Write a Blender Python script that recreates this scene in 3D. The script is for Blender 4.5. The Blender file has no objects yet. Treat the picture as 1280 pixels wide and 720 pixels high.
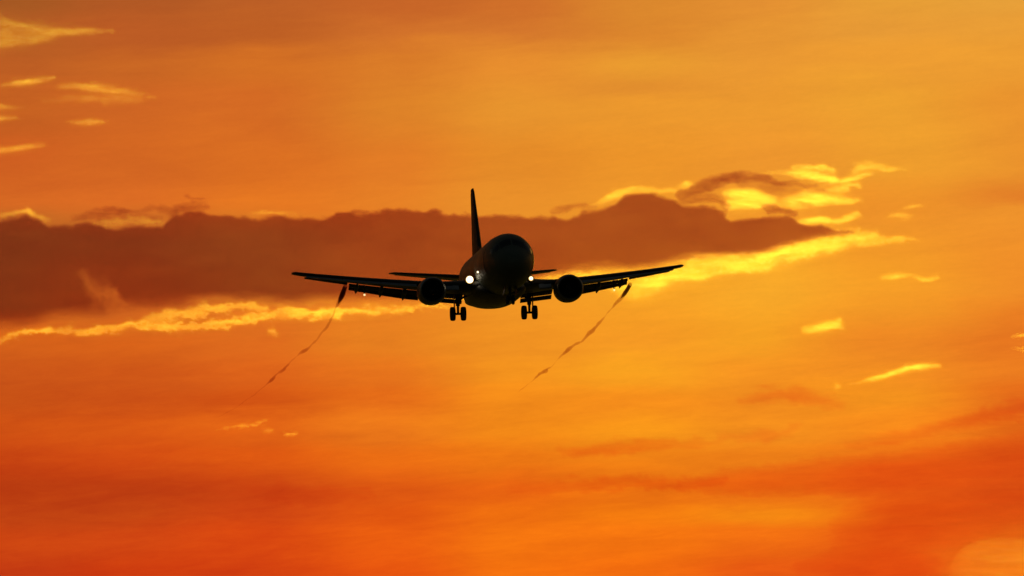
import bpy, bmesh, math
import numpy as np
from mathutils import Vector, Matrix, Euler

# ------------------------------------------------------------------ camera
SC = bpy.context.scene
COL = SC.collection
FPX = 7627.0                       # focal length in photograph pixels (1280 wide)
EL = math.radians(4.0)             # the lens looks up by this much
CAM = Vector((0, 0, 1.7))
cd = bpy.data.cameras.new('camera')
cd.sensor_width = 36.0
cd.lens = 36.0 * FPX / 1280.0
cd.clip_start = 1.0
cd.clip_end = 200000.0
cam = bpy.data.objects.new('camera', cd)
COL.objects.link(cam)
cam.location = CAM
cam.rotation_euler = (math.pi / 2 + EL, 0, 0)
SC.camera = cam
FW = Vector((0, math.cos(EL), math.sin(EL)))
UP = Vector((0, -math.sin(EL), math.cos(EL)))
RT = Vector((1, 0, 0))


def at(px, py, d):
    """World point seen at photograph pixel (px,py), d metres along the view axis."""
    return CAM + (FW + RT * ((px - 640) / FPX) + UP * ((360 - py) / FPX)) * d


# ------------------------------------------------------------------ world, sun, exposure
SUN_PX, SUN_PY = 860, 302          # the sun is low and hidden behind the cloud bank
to_sun = (at(SUN_PX, SUN_PY, 1.0) - CAM).normalized()
SUN_EL = math.asin(to_sun.z)
SUN_AZ = math.atan2(to_sun.x, to_sun.y)


def lin(c):
    out = []
    for v in c:
        v = v / 255.0
        out.append(v / 12.92 if v <= 0.04045 else ((v + 0.055) / 1.055) ** 2.4)
    return out


class NT:
    """Small node-tree writer."""
    def __init__(s, tree):
        s.t = tree
        tree.nodes.clear()

    def n(s, typ, ins=None, **kw):
        nd = s.t.nodes.new(typ)
        for k, v in kw.items():
            setattr(nd, k, v)
        for k, v in (ins or {}).items():
            sock = nd.inputs[k]
            if isinstance(v, bpy.types.NodeSocket):
                s.t.links.new(v, sock)
            else:
                sock.default_value = v
        return nd

    def m(s, op, a, b=0.0, c=None, clamp=False):
        ins = {0: a, 1: b}
        if c is not None:
            ins[2] = c
        return s.n('ShaderNodeMath', ins, operation=op, use_clamp=clamp).outputs[0]

    def rng(s, v, a, b, c=0.0, d=1.0, kind='SMOOTHSTEP'):
        return s.n('ShaderNodeMapRange', {0: v, 1: a, 2: b, 3: c, 4: d},
                   interpolation_type=kind).outputs[0]


world = bpy.data.worlds.new('World')
SC.world = world
world.use_nodes = True
W = NT(world.node_tree)
tc = W.n('ShaderNodeTexCoord')
sep = W.n('ShaderNodeSeparateXYZ', {0: tc.outputs['Generated']})
az = W.m('ARCTAN2', sep.outputs[0], sep.outputs[1])
el = W.m('ARCSINE', sep.outputs[2])
# the glow is laid out in compass bearing and height above the horizon
A = W.m('MULTIPLY_ADD', az, FPX, 640.0)
Bv = W.m('MULTIPLY_ADD', W.m('SUBTRACT', el, EL), -FPX, 360.0)
tilt = W.m('MULTIPLY_ADD', A, 0.075, Bv)
v1 = W.n('ShaderNodeCombineXYZ', {0: W.m('DIVIDE', A, 560.0), 1: W.m('DIVIDE', tilt, 62.0), 2: 3.7}).outputs[0]
v2 = W.n('ShaderNodeCombineXYZ', {0: W.m('DIVIDE', A, 150.0), 1: W.m('DIVIDE', tilt, 26.0), 2: 9.1}).outputs[0]
v3 = W.n('ShaderNodeCombineXYZ', {0: W.m('DIVIDE', A, 300.0), 1: W.m('DIVIDE', Bv, 120.0), 2: 1.3}).outputs[0]
n1 = W.n('ShaderNodeTexNoise', {'Vector': v1, 'Scale': 1.0, 'Detail': 5.0, 'Roughness': 0.55, 'Distortion': 0.3}).outputs[0]
n2 = W.n('ShaderNodeTexNoise', {'Vector': v2, 'Scale': 1.0, 'Detail': 6.0, 'Roughness': 0.6, 'Distortion': 0.4}).outputs[0]
n3 = W.n('ShaderNodeTexNoise', {'Vector': v3, 'Scale': 1.0, 'Detail': 3.0, 'Roughness': 0.5}).outputs[0]
v4 = W.n('ShaderNodeCombineXYZ', {0: W.m('DIVIDE', A, 62.0), 1: W.m('DIVIDE', tilt, 11.0), 2: 5.2}).outputs[0]
n4 = W.n('ShaderNodeTexNoise', {'Vector': v4, 'Scale': 1.0, 'Detail': 7.0, 'Roughness': 0.68, 'Distortion': 0.6}).outputs[0]
s4 = W.m('SUBTRACT', n4, 0.5)
s1 = W.m('SUBTRACT', n1, 0.5)
s2 = W.m('SUBTRACT', n2, 0.5)
s3 = W.m('SUBTRACT', n3, 0.5)
low = W.rng(Bv, 300.0, 560.0)
wy = W.m('ADD', Bv, W.m('ADD', W.m('MULTIPLY', s3, 44.0), W.m('ADD', W.m('MULTIPLY', s1, 40.0), W.m('MULTIPLY', s2, 20.0))))
wx = W.m('ADD', A, W.m('MULTIPLY', s3, 120.0))
fac = W.m('DIVIDE', wy, 720.0, clamp=True)

GLOW = [
 [(0, 165, 88, 35), (40, 180, 92, 36), (80, 190, 95, 36), (130, 198, 98, 34), (200, 205, 94, 33), (255, 215, 105, 35), (300, 178, 102, 36), (392, 182, 96, 32), (420, 208, 98, 28), (430, 212, 98, 26), (470, 205, 88, 25), (500, 200, 82, 22), (535, 210, 84, 20), (570, 200, 70, 18), (610, 185, 62, 17), (640, 190, 65, 18), (670, 205, 70, 18), (720, 195, 58, 18)],
 [(0, 175, 88, 37), (40, 188, 92, 37), (80, 200, 102, 36), (130, 206, 102, 36), (200, 210, 102, 34), (255, 220, 108, 36), (300, 186, 102, 36), (340, 196, 96, 32), (392, 206, 98, 30), (412, 214, 102, 28), (430, 218, 100, 26), (470, 208, 88, 24), (500, 204, 82, 22), (535, 216, 88, 20), (570, 210, 76, 18), (610, 190, 65, 18), (640, 195, 68, 18), (670, 208, 70, 18), (720, 205, 60, 15)],
 [(0, 188, 95, 38), (40, 190, 95, 36), (80, 212, 112, 36), (130, 212, 106, 36), (200, 220, 112, 34), (255, 228, 118, 34), (300, 200, 120, 38), (350, 202, 120, 36), (390, 225, 115, 32), (430, 224, 108, 30), (470, 220, 98, 26), (500, 210, 84, 20), (535, 226, 100, 22), (570, 222, 88, 18), (610, 202, 70, 18), (640, 205, 68, 18), (670, 215, 70, 16), (720, 210, 65, 16)],
 [(0, 200, 102, 40), (40, 208, 112, 42), (80, 216, 122, 40), (130, 222, 130, 40), (200, 226, 124, 38), (255, 230, 128, 38), (300, 222, 128, 38), (350, 222, 128, 36), (385, 232, 128, 34), (430, 232, 128, 32), (470, 230, 115, 28), (500, 226, 106, 24), (535, 236, 120, 26), (570, 236, 110, 20), (610, 222, 88, 18), (640, 224, 86, 16), (670, 236, 95, 16), (720, 232, 85, 15)],
 [(0, 208, 112, 42), (40, 212, 118, 44), (80, 230, 140, 46), (130, 232, 148, 46), (200, 228, 138, 40), (260, 232, 142, 42), (360, 240, 150, 38), (430, 240, 145, 34), (470, 242, 145, 30), (500, 242, 138, 26), (535, 244, 138, 24), (570, 240, 122, 20), (610, 234, 102, 18), (640, 240, 112, 16), (670, 246, 118, 16), (720, 246, 115, 15)],
 [(0, 222, 138, 46), (40, 222, 136, 45), (80, 234, 155, 48), (110, 226, 142, 46), (130, 236, 152, 46), (200, 236, 148, 42), (260, 238, 150, 42), (360, 245, 160, 38), (430, 244, 152, 36), (470, 248, 160, 32), (500, 246, 142, 28), (535, 250, 152, 26), (570, 240, 130, 22), (610, 240, 118, 18), (640, 246, 125, 16), (670, 246, 118, 16), (720, 246, 112, 15)],
 [(0, 226, 142, 50), (40, 230, 148, 50), (80, 232, 150, 50), (130, 238, 155, 48), (200, 238, 150, 46), (260, 240, 150, 42), (360, 248, 168, 42), (430, 246, 160, 36), (470, 246, 148, 34), (500, 240, 138, 30), (535, 248, 145, 30), (570, 242, 130, 24), (610, 240, 118, 20), (640, 250, 140, 20), (670, 240, 110, 18), (720, 230, 88, 18)],
 [(0, 232, 158, 54), (40, 232, 155, 54), (80, 236, 155, 50), (130, 238, 160, 48), (200, 240, 158, 46), (260, 238, 146, 42), (360, 246, 158, 40), (430, 240, 138, 36), (470, 242, 142, 34), (500, 244, 146, 30), (535, 246, 138, 28), (570, 238, 116, 22), (600, 232, 100, 20), (630, 232, 98, 18), (670, 230, 94, 18), (720, 232, 92, 18)],
 [(0, 234, 162, 58), (40, 232, 156, 54), (80, 236, 156, 50), (130, 234, 148, 46), (200, 236, 148, 45), (240, 226, 126, 40), (260, 238, 146, 44), (360, 240, 142, 40), (400, 232, 124, 34), (430, 230, 118, 32), (470, 236, 125, 32), (500, 226, 106, 26), (540, 226, 102, 22), (570, 222, 94, 20), (600, 222, 92, 20), (670, 226, 94, 18), (720, 226, 94, 18)],
]
prev = None
for i, stops in enumerate(GLOW):
    rp = W.n('ShaderNodeValToRGB', {0: fac})
    cr = rp.color_ramp
    cr.interpolation = 'EASE'
    while len(cr.elements) > 1:
        cr.elements.remove(cr.elements[-1])
    for k, st in enumerate(stops):
        e = cr.elements[0] if k == 0 else cr.elements.new(st[0] / 720.0)
        e.position = st[0] / 720.0
        e.color = lin(st[1:]) + [1]
    if prev is None:
        prev = rp.outputs[0]
    else:
        f = W.rng(wx, 160.0 * (i - 1), 160.0 * i)
        mx = W.n('ShaderNodeMix', {0: f}, data_type='RGBA')
        W.t.links.new(prev, mx.inputs[6])
        W.t.links.new(rp.outputs[0], mx.inputs[7])
        prev = mx.outputs[2]
# fine streaks of high thin cloud
amp = W.m('MULTIPLY_ADD', low, 0.13, 0.13)
streak = W.m('ADD', W.m('MULTIPLY', s4, W.m('MULTIPLY', amp, 0.75)), W.m('ADD', W.m('MULTIPLY', s1, amp), W.m('MULTIPLY', s2, W.m('MULTIPLY', amp, 1.0))))
v5 = W.n('ShaderNodeCombineXYZ', {0: W.m('DIVIDE', A, 9.0), 1: W.m('DIVIDE', tilt, 4.5), 2: 2.2}).outputs[0]
n5 = W.n('ShaderNodeTexNoise', {'Vector': v5, 'Scale': 1.0, 'Detail': 4.0, 'Roughness': 0.7}).outputs[0]
gain = W.m('ADD', streak, W.m('MULTIPLY_ADD', W.m('SUBTRACT', n5, 0.5), 0.07, 1.0))
hsv = W.n('ShaderNodeHueSaturation', {'Hue': W.m('MULTIPLY_ADD', streak, 0.025, 0.5), 'Saturation': 1.0, 'Value': gain, 'Fac': 1.0, 'Color': prev})
glow = W.n('ShaderNodeBackground', {0: hsv.outputs[0], 1: 1.0})
sky = W.n('ShaderNodeTexSky', sky_type='NISHITA', sun_disc=False, sun_elevation=SUN_EL, sun_rotation=SUN_AZ,
          air_density=1.5, dust_density=3.0, ozone_density=1.0)
base = W.n('ShaderNodeBackground', {0: sky.outputs[0], 1: 0.02})
fa = W.rng(W.m('ABSOLUTE', az), math.radians(7), math.radians(60), 1.0, 0.0)
fe = W.rng(W.m('ABSOLUTE', W.m('SUBTRACT', el, EL)), math.radians(4), math.radians(17), 1.0, 0.0)
mixs = W.n('ShaderNodeMixShader', {0: W.m('MULTIPLY', fa, fe), 1: base.outputs[0], 2: glow.outputs[0]})
W.n('ShaderNodeOutputWorld', {0: mixs.outputs[0]})

sl = bpy.data.lights.new('sun', 'SUN')
sl.energy = 3.0
sl.angle = math.radians(0.53)
sl.color = (1.0, 0.66, 0.03)
sun = bpy.data.objects.new('sun', sl)
COL.objects.link(sun)
sun.rotation_euler = (-to_sun).to_track_quat('-Z', 'Y').to_euler()

SC.view_settings.view_transform = 'Standard'
SC.view_settings.look = 'None'
SC.view_settings.exposure = 0.0
SC.view_settings.gamma = 1.0
SC.view_settings.use_curve_mapping = False
SC.render.engine = 'CYCLES'
SC.cycles.use_denoising = True
SC.cycles.max_bounces = 8
SC.cycles.volume_bounces = 0
SC.cycles.transparent_max_bounces = 64


# ------------------------------------------------------------------ materials
def mat(name, base, rough=0.5, metal=0.0, var=0.15, scale=6.0, coat=0.0, spec=0.5):
    m = bpy.data.materials.new(name)
    m.use_nodes = True
    t = NT(m.node_tree)
    co = t.n('ShaderNodeTexCoord').outputs['Object']
    nz = t.n('ShaderNodeTexNoise', {'Vector': co, 'Scale': scale, 'Detail': 5.0, 'Roughness': 0.6}).outputs[0]
    k = t.rng(nz, 0.3, 0.7, 1.0 - var, 1.0 + var)
    c = t.n('ShaderNodeVectorMath', {0: base, 'Scale': k}, operation='SCALE').outputs[0]
    r = t.rng(nz, 0.3, 0.7, rough * 0.85, rough * 1.15)
    p = t.n('ShaderNodeBsdfPrincipled', {'Base Color': c, 'Roughness': r, 'Metallic': metal, 'Coat Weight': coat, 'Specular IOR Level': spec})
    t.n('ShaderNodeOutputMaterial', {0: p.outputs[0]})
    return m


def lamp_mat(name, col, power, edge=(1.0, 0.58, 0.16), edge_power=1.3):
    """A lamp lens: white in the middle, its warm halo painted as amber emission at the rim."""
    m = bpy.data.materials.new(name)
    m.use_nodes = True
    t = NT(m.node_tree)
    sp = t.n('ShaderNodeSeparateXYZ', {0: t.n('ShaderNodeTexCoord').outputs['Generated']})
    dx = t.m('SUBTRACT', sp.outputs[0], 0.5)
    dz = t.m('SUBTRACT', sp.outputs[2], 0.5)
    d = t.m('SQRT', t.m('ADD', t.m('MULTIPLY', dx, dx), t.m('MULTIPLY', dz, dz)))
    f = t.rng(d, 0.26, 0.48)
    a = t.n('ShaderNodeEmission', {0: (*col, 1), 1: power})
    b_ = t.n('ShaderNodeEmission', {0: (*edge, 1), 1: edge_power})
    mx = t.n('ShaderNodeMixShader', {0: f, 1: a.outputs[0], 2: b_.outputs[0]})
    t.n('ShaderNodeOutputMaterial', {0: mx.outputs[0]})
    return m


def vol_mat(name, scatter=0.0, scol=(1, 1, 1), g=0.6, absorb=0.0, acol=(0.5, 0.0, 0.4)):
    m = bpy.data.materials.new(name)
    m.use_nodes = True
    t = NT(m.node_tree)
    out = t.n('ShaderNodeOutputMaterial')
    s = t.n('ShaderNodeVolumeScatter', {'Color': (*scol, 1), 'Density': scatter, 'Anisotropy': g})
    a = t.n('ShaderNodeVolumeAbsorption', {'Color': (*acol, 1), 'Density': absorb})
    if scatter and absorb:
        ad = t.n('ShaderNodeAddShader', {0: s.outputs[0], 1: a.outputs[0]}).outputs[0]
    else:
        ad = s.outputs[0] if scatter else a.outputs[0]
    t.t.links.new(ad, out.inputs['Volume'])
    return m


M = {
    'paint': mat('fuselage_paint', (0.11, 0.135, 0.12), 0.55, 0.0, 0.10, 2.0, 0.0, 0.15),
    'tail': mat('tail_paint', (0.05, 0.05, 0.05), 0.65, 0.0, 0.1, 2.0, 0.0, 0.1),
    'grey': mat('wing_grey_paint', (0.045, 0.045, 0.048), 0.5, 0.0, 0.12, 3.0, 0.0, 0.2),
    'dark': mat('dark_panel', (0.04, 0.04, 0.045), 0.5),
    'metal': mat('bare_metal', (0.30, 0.30, 0.31), 0.4, 0.9, 0.1, 8.0),
    'glass': mat('cockpit_glass', (0.012, 0.014, 0.016), 0.08, 0.0, 0.1),
    'tyre': mat('tyre_rubber', (0.02, 0.02, 0.02), 0.75),
    'fan': mat('fan_metal', (0.10, 0.10, 0.11), 0.4, 0.7, 0.15),
    'lamp': lamp_mat('landing_lamp', (1.0, 0.88, 0.62), 8.0),
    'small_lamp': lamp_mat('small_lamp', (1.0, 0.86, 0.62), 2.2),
    'wing_lamp': lamp_mat('wing_lamp', (1.0, 0.80, 0.48), 1.1),
}

# ------------------------------------------------------------------ object helpers


def tag(o, label=None, cat=None, group=None, kind=None):
    for k, v in (('label', label), ('category', cat), ('group', group), ('kind', kind)):
        if v:
            o[k] = v
    return o


def link(name, me, parent=None):
    o = bpy.data.objects.new(name, me)
    COL.objects.link(o)
    if parent:
        o.parent = parent
    return o


class MB:
    """Collects shapes and links them as one mesh object."""
    def __init__(s):
        s.bm = bmesh.new()

    def loft(s, rings, cap=True, mi=0):
        vs = [[s.bm.verts.new(p) for p in r] for r in rings]
        n = len(vs[0])
        for a, b in zip(vs, vs[1:]):
            for i in range(n):
                j = (i + 1) % n
                s.bm.faces.new((a[i], a[j], b[j], b[i])).material_index = mi
        if cap:
            s.bm.faces.new(vs[0][::-1]).material_index = mi
            s.bm.faces.new(vs[-1]).material_index = mi
        return s

    def lathe_y(s, prof, c=(0, 0, 0), n=40, flat=1.0, cap=False, mi=0):
        """prof: (y, r); flat squeezes the lower half."""
        rings = []
        for y, r in prof:
            ring = []
            for k in range(n):
                a = 2 * math.pi * k / n
                z = math.sin(a) * r
                ring.append((c[0] + math.cos(a) * r, c[1] + y, c[2] + (z if z > 0 else z * flat)))
            rings.append(ring)
        return s.loft(rings, cap, mi)

    def tube(s, pts, rad, n=12, mi=0):
        pts = [Vector(p) for p in pts]
        rads = rad if isinstance(rad, (list, tuple)) else [rad] * len(pts)
        rings = []
        for i, p in enumerate(pts):
            d = (pts[min(i + 1, len(pts) - 1)] - pts[max(i - 1, 0)]).normalized()
            ref = Vector((0, 0, 1)) if abs(d.z) < 0.9 else Vector((1, 0, 0))
            a = d.cross(ref).normalized()
            b = d.cross(a)
            rings.append([p + (a * math.cos(t) + b * math.sin(t)) * rads[i] for t in [2 * math.pi * k / n for k in range(n)]])
        return s.loft(rings, True, mi)

    def lathe_x(s, prof, c, n=32, mi=0):
        rings = [[(c[0] + x, c[1] + math.cos(2 * math.pi * k / n) * r, c[2] + math.sin(2 * math.pi * k / n) * r) for k in range(n)] for x, r in prof]
        return s.loft(rings, True, mi)

    def build(s, name, mats, parent=None, smooth=40, bevel=0.0):
        bmesh.ops.recalc_face_normals(s.bm, faces=s.bm.faces)
        me = bpy.data.meshes.new(name)
        s.bm.to_mesh(me)
        s.bm.free()
        for m in (mats if isinstance(mats, (list, tuple)) else [mats]):
            me.materials.append(m)
        if smooth:
            for p in me.polygons:
                p.use_smooth = True
            me.set_sharp_from_angle(angle=math.radians(smooth))
        o = link(name, me, parent)
        if bevel:
            b = o.modifiers.new('bevel', 'BEVEL')
            b.width = bevel
            b.segments = 2
        return o


def airfoil(n=13):
    pts = []
    xs = [0.5 * (1 - math.cos(math.pi * k / n)) for k in range(n + 1)]
    yt = lambda x: 5 * (0.2969 * math.sqrt(x) - 0.126 * x - 0.3516 * x * x + 0.2843 * x ** 3 - 0.1015 * x ** 4)
    for x in xs[::-1]:
        pts.append((x, yt(x) + 0.002))
    for x in xs[1:]:
        pts.append((x, -yt(x) * 0.8 - 0.002))
    return pts


AF = airfoil()


def section(x, yle, z, chord, tc, down=0.0, cut=1.0):
    """An aerofoil ring at span x; down turns the trailing edge downwards (radians); cut truncates it."""
    r = []
    for u, v in AF:
        u = u * cut if cut < 1 else u
        vv = v if cut >= 1 else v * 1.0
        a, b = u * chord, vv * tc * chord
        r.append((x, yle + a * math.cos(down) + b * math.sin(down), z - a * math.sin(down) + b * math.cos(down)))
    return r


# ------------------------------------------------------------------ ground (below the picture, carries the horizon)
gm = bpy.data.materials.new('grass_field')
gm.use_nodes = True
t = NT(gm.node_tree)
co = t.n('ShaderNodeTexCoord').outputs['Object']
nz = t.n('ShaderNodeTexNoise', {'Vector': co, 'Scale': 0.05, 'Detail': 10.0, 'Roughness': 0.7}).outputs[0]
rp = t.n('ShaderNodeValToRGB', {0: nz})
rp.color_ramp.elements[0].color = (0.035, 0.05, 0.02, 1)
rp.color_ramp.elements[1].color = (0.09, 0.10, 0.045, 1)
p = t.n('ShaderNodeBsdfPrincipled', {'Base Color': rp.outputs[0], 'Roughness': 0.95})
t.n('ShaderNodeOutputMaterial', {0: p.outputs[0]})
b = MB()
R_ = 60000
NR = 64
cv = b.bm.verts.new((0, 0, 0))
ring = [b.bm.verts.new((R_ * math.cos(2 * math.pi * k / NR), R_ * math.sin(2 * math.pi * k / NR), 0)) for k in range(NR)]
for k in range(NR):
    b.bm.faces.new((cv, ring[k], ring[(k + 1) % NR]))
tag(b.build('ground', gm, smooth=0), kind='structure')

# ------------------------------------------------------------------ clouds: closed volumes of real thickness, 9 km out
CD = 9000.0
RNG = np.random.default_rng(7)
LAT = RNG.random((8, 256, 256))


def vnoise(x, y, seed):
    xi = np.floor(x).astype(int)
    yi = np.floor(y).astype(int)
    fx = x - xi
    fy = y - yi
    fx = fx * fx * fx * (fx * (fx * 6 - 15) + 10)
    fy = fy * fy * fy * (fy * (fy * 6 - 15) + 10)
    L = LAT[seed % 8]
    x0, x1, y0, y1 = xi & 255, (xi + 1) & 255, yi & 255, (yi + 1) & 255
    return (L[x0, y0] * (1 - fx) + L[x1, y0] * fx) * (1 - fy) + (L[x0, y1] * (1 - fx) + L[x1, y1] * fx) * fy


def fbm(x, y, seed=0, octv=5, rough=0.5):
    """About -0.5 .. 0.5"""
    s, a, tot = 0.0, 1.0, 0.0
    for k in range(octv):
        s = s + a * (vnoise(x * 2.03 ** k + 17.3 * k + seed * 31.7, y * 2.03 ** k + 9.1 * k + seed * 11.9, seed + k) - 0.5)
        tot += a
        a *= rough
    return s / tot * 1.6


def sst(x):
    x = np.clip(x, 0, 1)
    return x * x * (3 - 2 * x)


def brush(X, Y, pts, soft=1.0, pw=1.3):
    """pts: (x, y, halfwidth, strength) along a streak; result 0..strength with a soft falloff."""
    best = np.zeros_like(X)
    if len(pts) == 1:
        pts = [pts[0], (pts[0][0] + 0.1,) + tuple(pts[0][1:])]
    for (x0, y0, w0, a0), (x1, y1, w1, a1) in zip(pts, pts[1:]):
        dx, dy = x1 - x0, y1 - y0
        q = np.clip(((X - x0) * dx + (Y - y0) * dy) / (dx * dx + dy * dy), 0, 1)
        d = np.hypot(X - x0 - q * dx, Y - y0 - q * dy)
        w = w0 + (w1 - w0) * q
        a = a0 + (a1 - a0) * q
        v = a * np.clip(1 - (d / (w * soft)) ** 2, 0, 1) ** pw
        best = np.maximum(best, v)
    return best


def cloud_mesh(name, X, Y, T, material, parent=None, depth=0.0, front=0.5):
    """T: thickness in metres on a grid of bearings; builds one closed body."""
    T = np.where(T > 0.25, T, 0.0)
    T[0, :] = T[-1, :] = 0
    T[:, 0] = T[:, -1] = 0
    act = T > 0
    ny, nx = T.shape
    cell = act[:-1, :-1] | act[1:, :-1] | act[:-1, 1:] | act[1:, 1:]
    used = np.zeros_like(act)
    used[:-1, :-1] |= cell
    used[1:, :-1] |= cell
    used[:-1, 1:] |= cell
    used[1:, 1:] |= cell
    fidx = -np.ones(T.shape, int)
    fidx[used] = np.arange(used.sum())
    nf = int(used.sum())
    bidx = fidx.copy()
    bidx[act] = nf + np.arange(act.sum())
    d = CD + depth
    cx, cy = float((X[used]).mean()), float((Y[used]).mean())
    org = at(cx, cy, d)

    def pos(mask, sgn):
        dd = d + sgn * T[mask] * (front if sgn < 0 else 1 - front)
        a = (X[mask] - 640) / FPX
        bb = (360 - Y[mask]) / FPX
        return np.stack([CAM.x + a * dd, CAM.y + (FW.y + UP.y * bb) * dd, CAM.z + (FW.z + UP.z * bb) * dd], -1) - np.array(org)
    V = np.concatenate([pos(used, -1), pos(act, 1)])
    j, i = np.nonzero(cell)
    F1 = np.stack([fidx[j, i], fidx[j + 1, i], fidx[j + 1, i + 1], fidx[j, i + 1]], -1)
    F2 = np.stack([bidx[j, i], bidx[j, i + 1], bidx[j + 1, i + 1], bidx[j + 1, i]], -1)
    Fq = np.concatenate([F1, F2])
    me = bpy.data.meshes.new(name)
    me.vertices.add(len(V))
    me.vertices.foreach_set('co', V.ravel())
    me.loops.add(Fq.size)
    me.loops.foreach_set('vertex_index', Fq.ravel())
    me.polygons.add(len(Fq))
    me.polygons.foreach_set('loop_start', np.arange(0, Fq.size, 4))
    me.polygons.foreach_set('loop_total', np.full(len(Fq), 4))
    me.update(calc_edges=True)
    me.validate()
    me.materials.append(material)
    o = link(name, me, parent)
    if parent is None:
        o.location = org
    else:
        o.location = org - parent.location
    return o


def grid(x0, x1, y0, y1, step):
    return np.meshgrid(np.arange(x0, x1 + step, step), np.arange(y0, y1 + step, step))


# materials: thickness of 1 m gives an optical depth of 0.02
DEN = 0.02
V_DARK = vol_mat('dark_cloud_vapour', scatter=DEN * 0.05, g=0.5, absorb=DEN, acol=(0.50, 0.035, 0.45))
V_BRIGHT = vol_mat('sunlit_cloud_vapour', scatter=DEN * 0.066, scol=(1, 1, 1), g=0.8)
V_VEIL = vol_mat('thin_veil_vapour', absorb=DEN, acol=(0.84, 0.02, 0.45))

# --- the long dark bank
TOP = [(-60, 278), (0, 276), (19, 270), (34, 266), (50, 273), (62, 279), (81, 278), (103, 279), (116, 278), (131, 284), (153, 283), (175, 281), (203, 281), (210, 272), (220, 264), (231, 262), (250, 260), (259, 265), (281, 269), (312, 270), (344, 269), (375, 270), (400, 271), (430, 264), (450, 265), (470, 264), (500, 261), (530, 261), (545, 260), (560, 267), (568, 264), (573, 267), (620, 267), (650, 269), (662, 272), (675, 269), (684, 273), (695, 270), (708, 273), (713, 271), (729, 263), (749, 259), (766, 253), (782, 245), (802, 240), (827, 243), (839, 247), (855, 254), (879, 254), (892, 257), (904, 265), (914, 274), (936, 271), (961, 269), (985, 269), (997, 277), (1005, 281), (1026, 281), (1046, 286), (1062, 290), (1080, 292)]
BOT = [(-60, 418), (0, 412), (31, 408), (62, 403), (94, 400), (125, 397), (156, 391), (187, 390), (219, 387), (250, 381), (281, 379), (312, 378), (344, 379), (375, 378), (400, 375), (440, 377), (480, 378), (520, 374), (560, 366), (600, 360), (650, 352), (700, 341), (741, 339), (782, 337), (822, 333), (851, 327), (871, 324), (904, 322), (936, 320), (952, 316), (973, 310), (993, 305), (1017, 299), (1042, 295), (1062, 293), (1080, 292)]
X, Y = grid(-60, 1084, 204, 440, 1.7)
wob = fbm(X / 20, Y / 13, 1, 5, 0.55)
wob2 = fbm(X / 55, Y / 16, 2, 5, 0.55)
yt_ = np.interp(X, *zip(*TOP)) + 7 * wob
yb_ = np.interp(X, *zip(*BOT)) + 8 * wob2
edge = np.minimum((Y - yt_) / 7.0, (yb_ - Y) / np.interp(X, [0, 450, 700], [25.0, 18.0, 13.0]))
core = sst(edge + 0.15)
core *= 1.64 + 0.12 * np.interp(X, [0, 400, 700, 1000], [1.0, 0.8, 0.0, -1.0]) + 0.34 * fbm(X / 130, Y / 45, 3, 5) + 0.20 * fbm(X / 38, Y / 15, 6, 5, .6)
# torn, thinner places
hole = brush(X + 14 * fbm(X / 14, Y / 14, 4), Y + 14 * fbm(X / 16, Y / 11, 5),
             [(102, 345, 10, .35), (114, 358, 16, .6), (130, 372, 20, .7), (146, 385, 20, .6)], 1.1, 1.2)
hole *= np.clip(1 + 1.0 * fbm(X / 10, Y / 14, 2), 0.1, 1.6)
hole = np.maximum(hole, brush(X + 8 * fbm(X / 14, Y / 14, 6), Y, [(970, 262, 14, 0.3), (1000, 268, 10, .3)]))
core *= (1 - 0.9 * hole)
# ragged scud along the upper edge on the left and the dark tongue over the bright gap on the right
wx_, wy_ = X + 9 * fbm(X / 18, Y / 10, 6), Y + 6 * fbm(X / 16, Y / 9, 7)
scud = brush(wx_, wy_, [(95, 274, 6, .5), (125, 266, 7, .8), (150, 264, 7, .8), (170, 266, 6, .45), (192, 258, 5, .35), (215, 266, 9, .9), (240, 258, 8, .9), (258, 258, 5, .5)])
scud = np.maximum(scud, 0.55 * brush(wx_, wy_, [(125, 275, 9, 1), (165, 274, 9, .7), (200, 274, 8, .7)]))
scud = np.maximum(scud, brush(wx_, wy_, [(228, 247, 3, .4), (250, 250, 3, .5), (258, 251, 2, .3)]))
tong = brush(wx_, wy_, [(848, 246, 8, .7), (868, 237, 8, .9), (890, 229, 9, 1.05), (915, 224, 9, 1.1), (945, 222, 9, .95), (972, 230, 8, .8), (1000, 231, 5, .5), (1020, 232, 3, .25)])
tong = np.maximum(tong, brush(wx_, wy_, [(852, 250, 9, .6), (880, 246, 9, .6), (900, 250, 8, .55), (908, 262, 7, .5)]))
tong = np.maximum(tong, brush(wx_, wy_, [(960, 262, 8, .7), (975, 262, 8, .8), (990, 266, 6, .6)]))
tong = np.maximum(tong, 0.42 * brush(wx_, wy_, [(930, 230, 10, 1), (985, 240, 8, .8), (1030, 240, 4, .4)]))
fuzz = brush(wx_, wy_, [(690, 266, 5, .35), (712, 260, 6, .5), (730, 258, 5, .5), (745, 258, 4, .3)])
tex = np.clip(1 + 1.0 * fbm(X / 17, Y / 6, 4, 6, .62), .15, 1.8)
core = np.maximum(core, np.maximum(scud, np.maximum(1.12 * tong, fuzz)) * tex)
bank = bpy.data.objects.new('cloud_bank', None)
COL.objects.link(bank)
bank.location = at(520, 325, CD)
bank.empty_display_size = 50
tag(bank, 'long dark reddish brown cloud bank with a glowing yellow lower rim behind the airliner', 'cloud')
cloud_mesh('dark_core', X, Y, core / DEN, V_DARK, bank)

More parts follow.
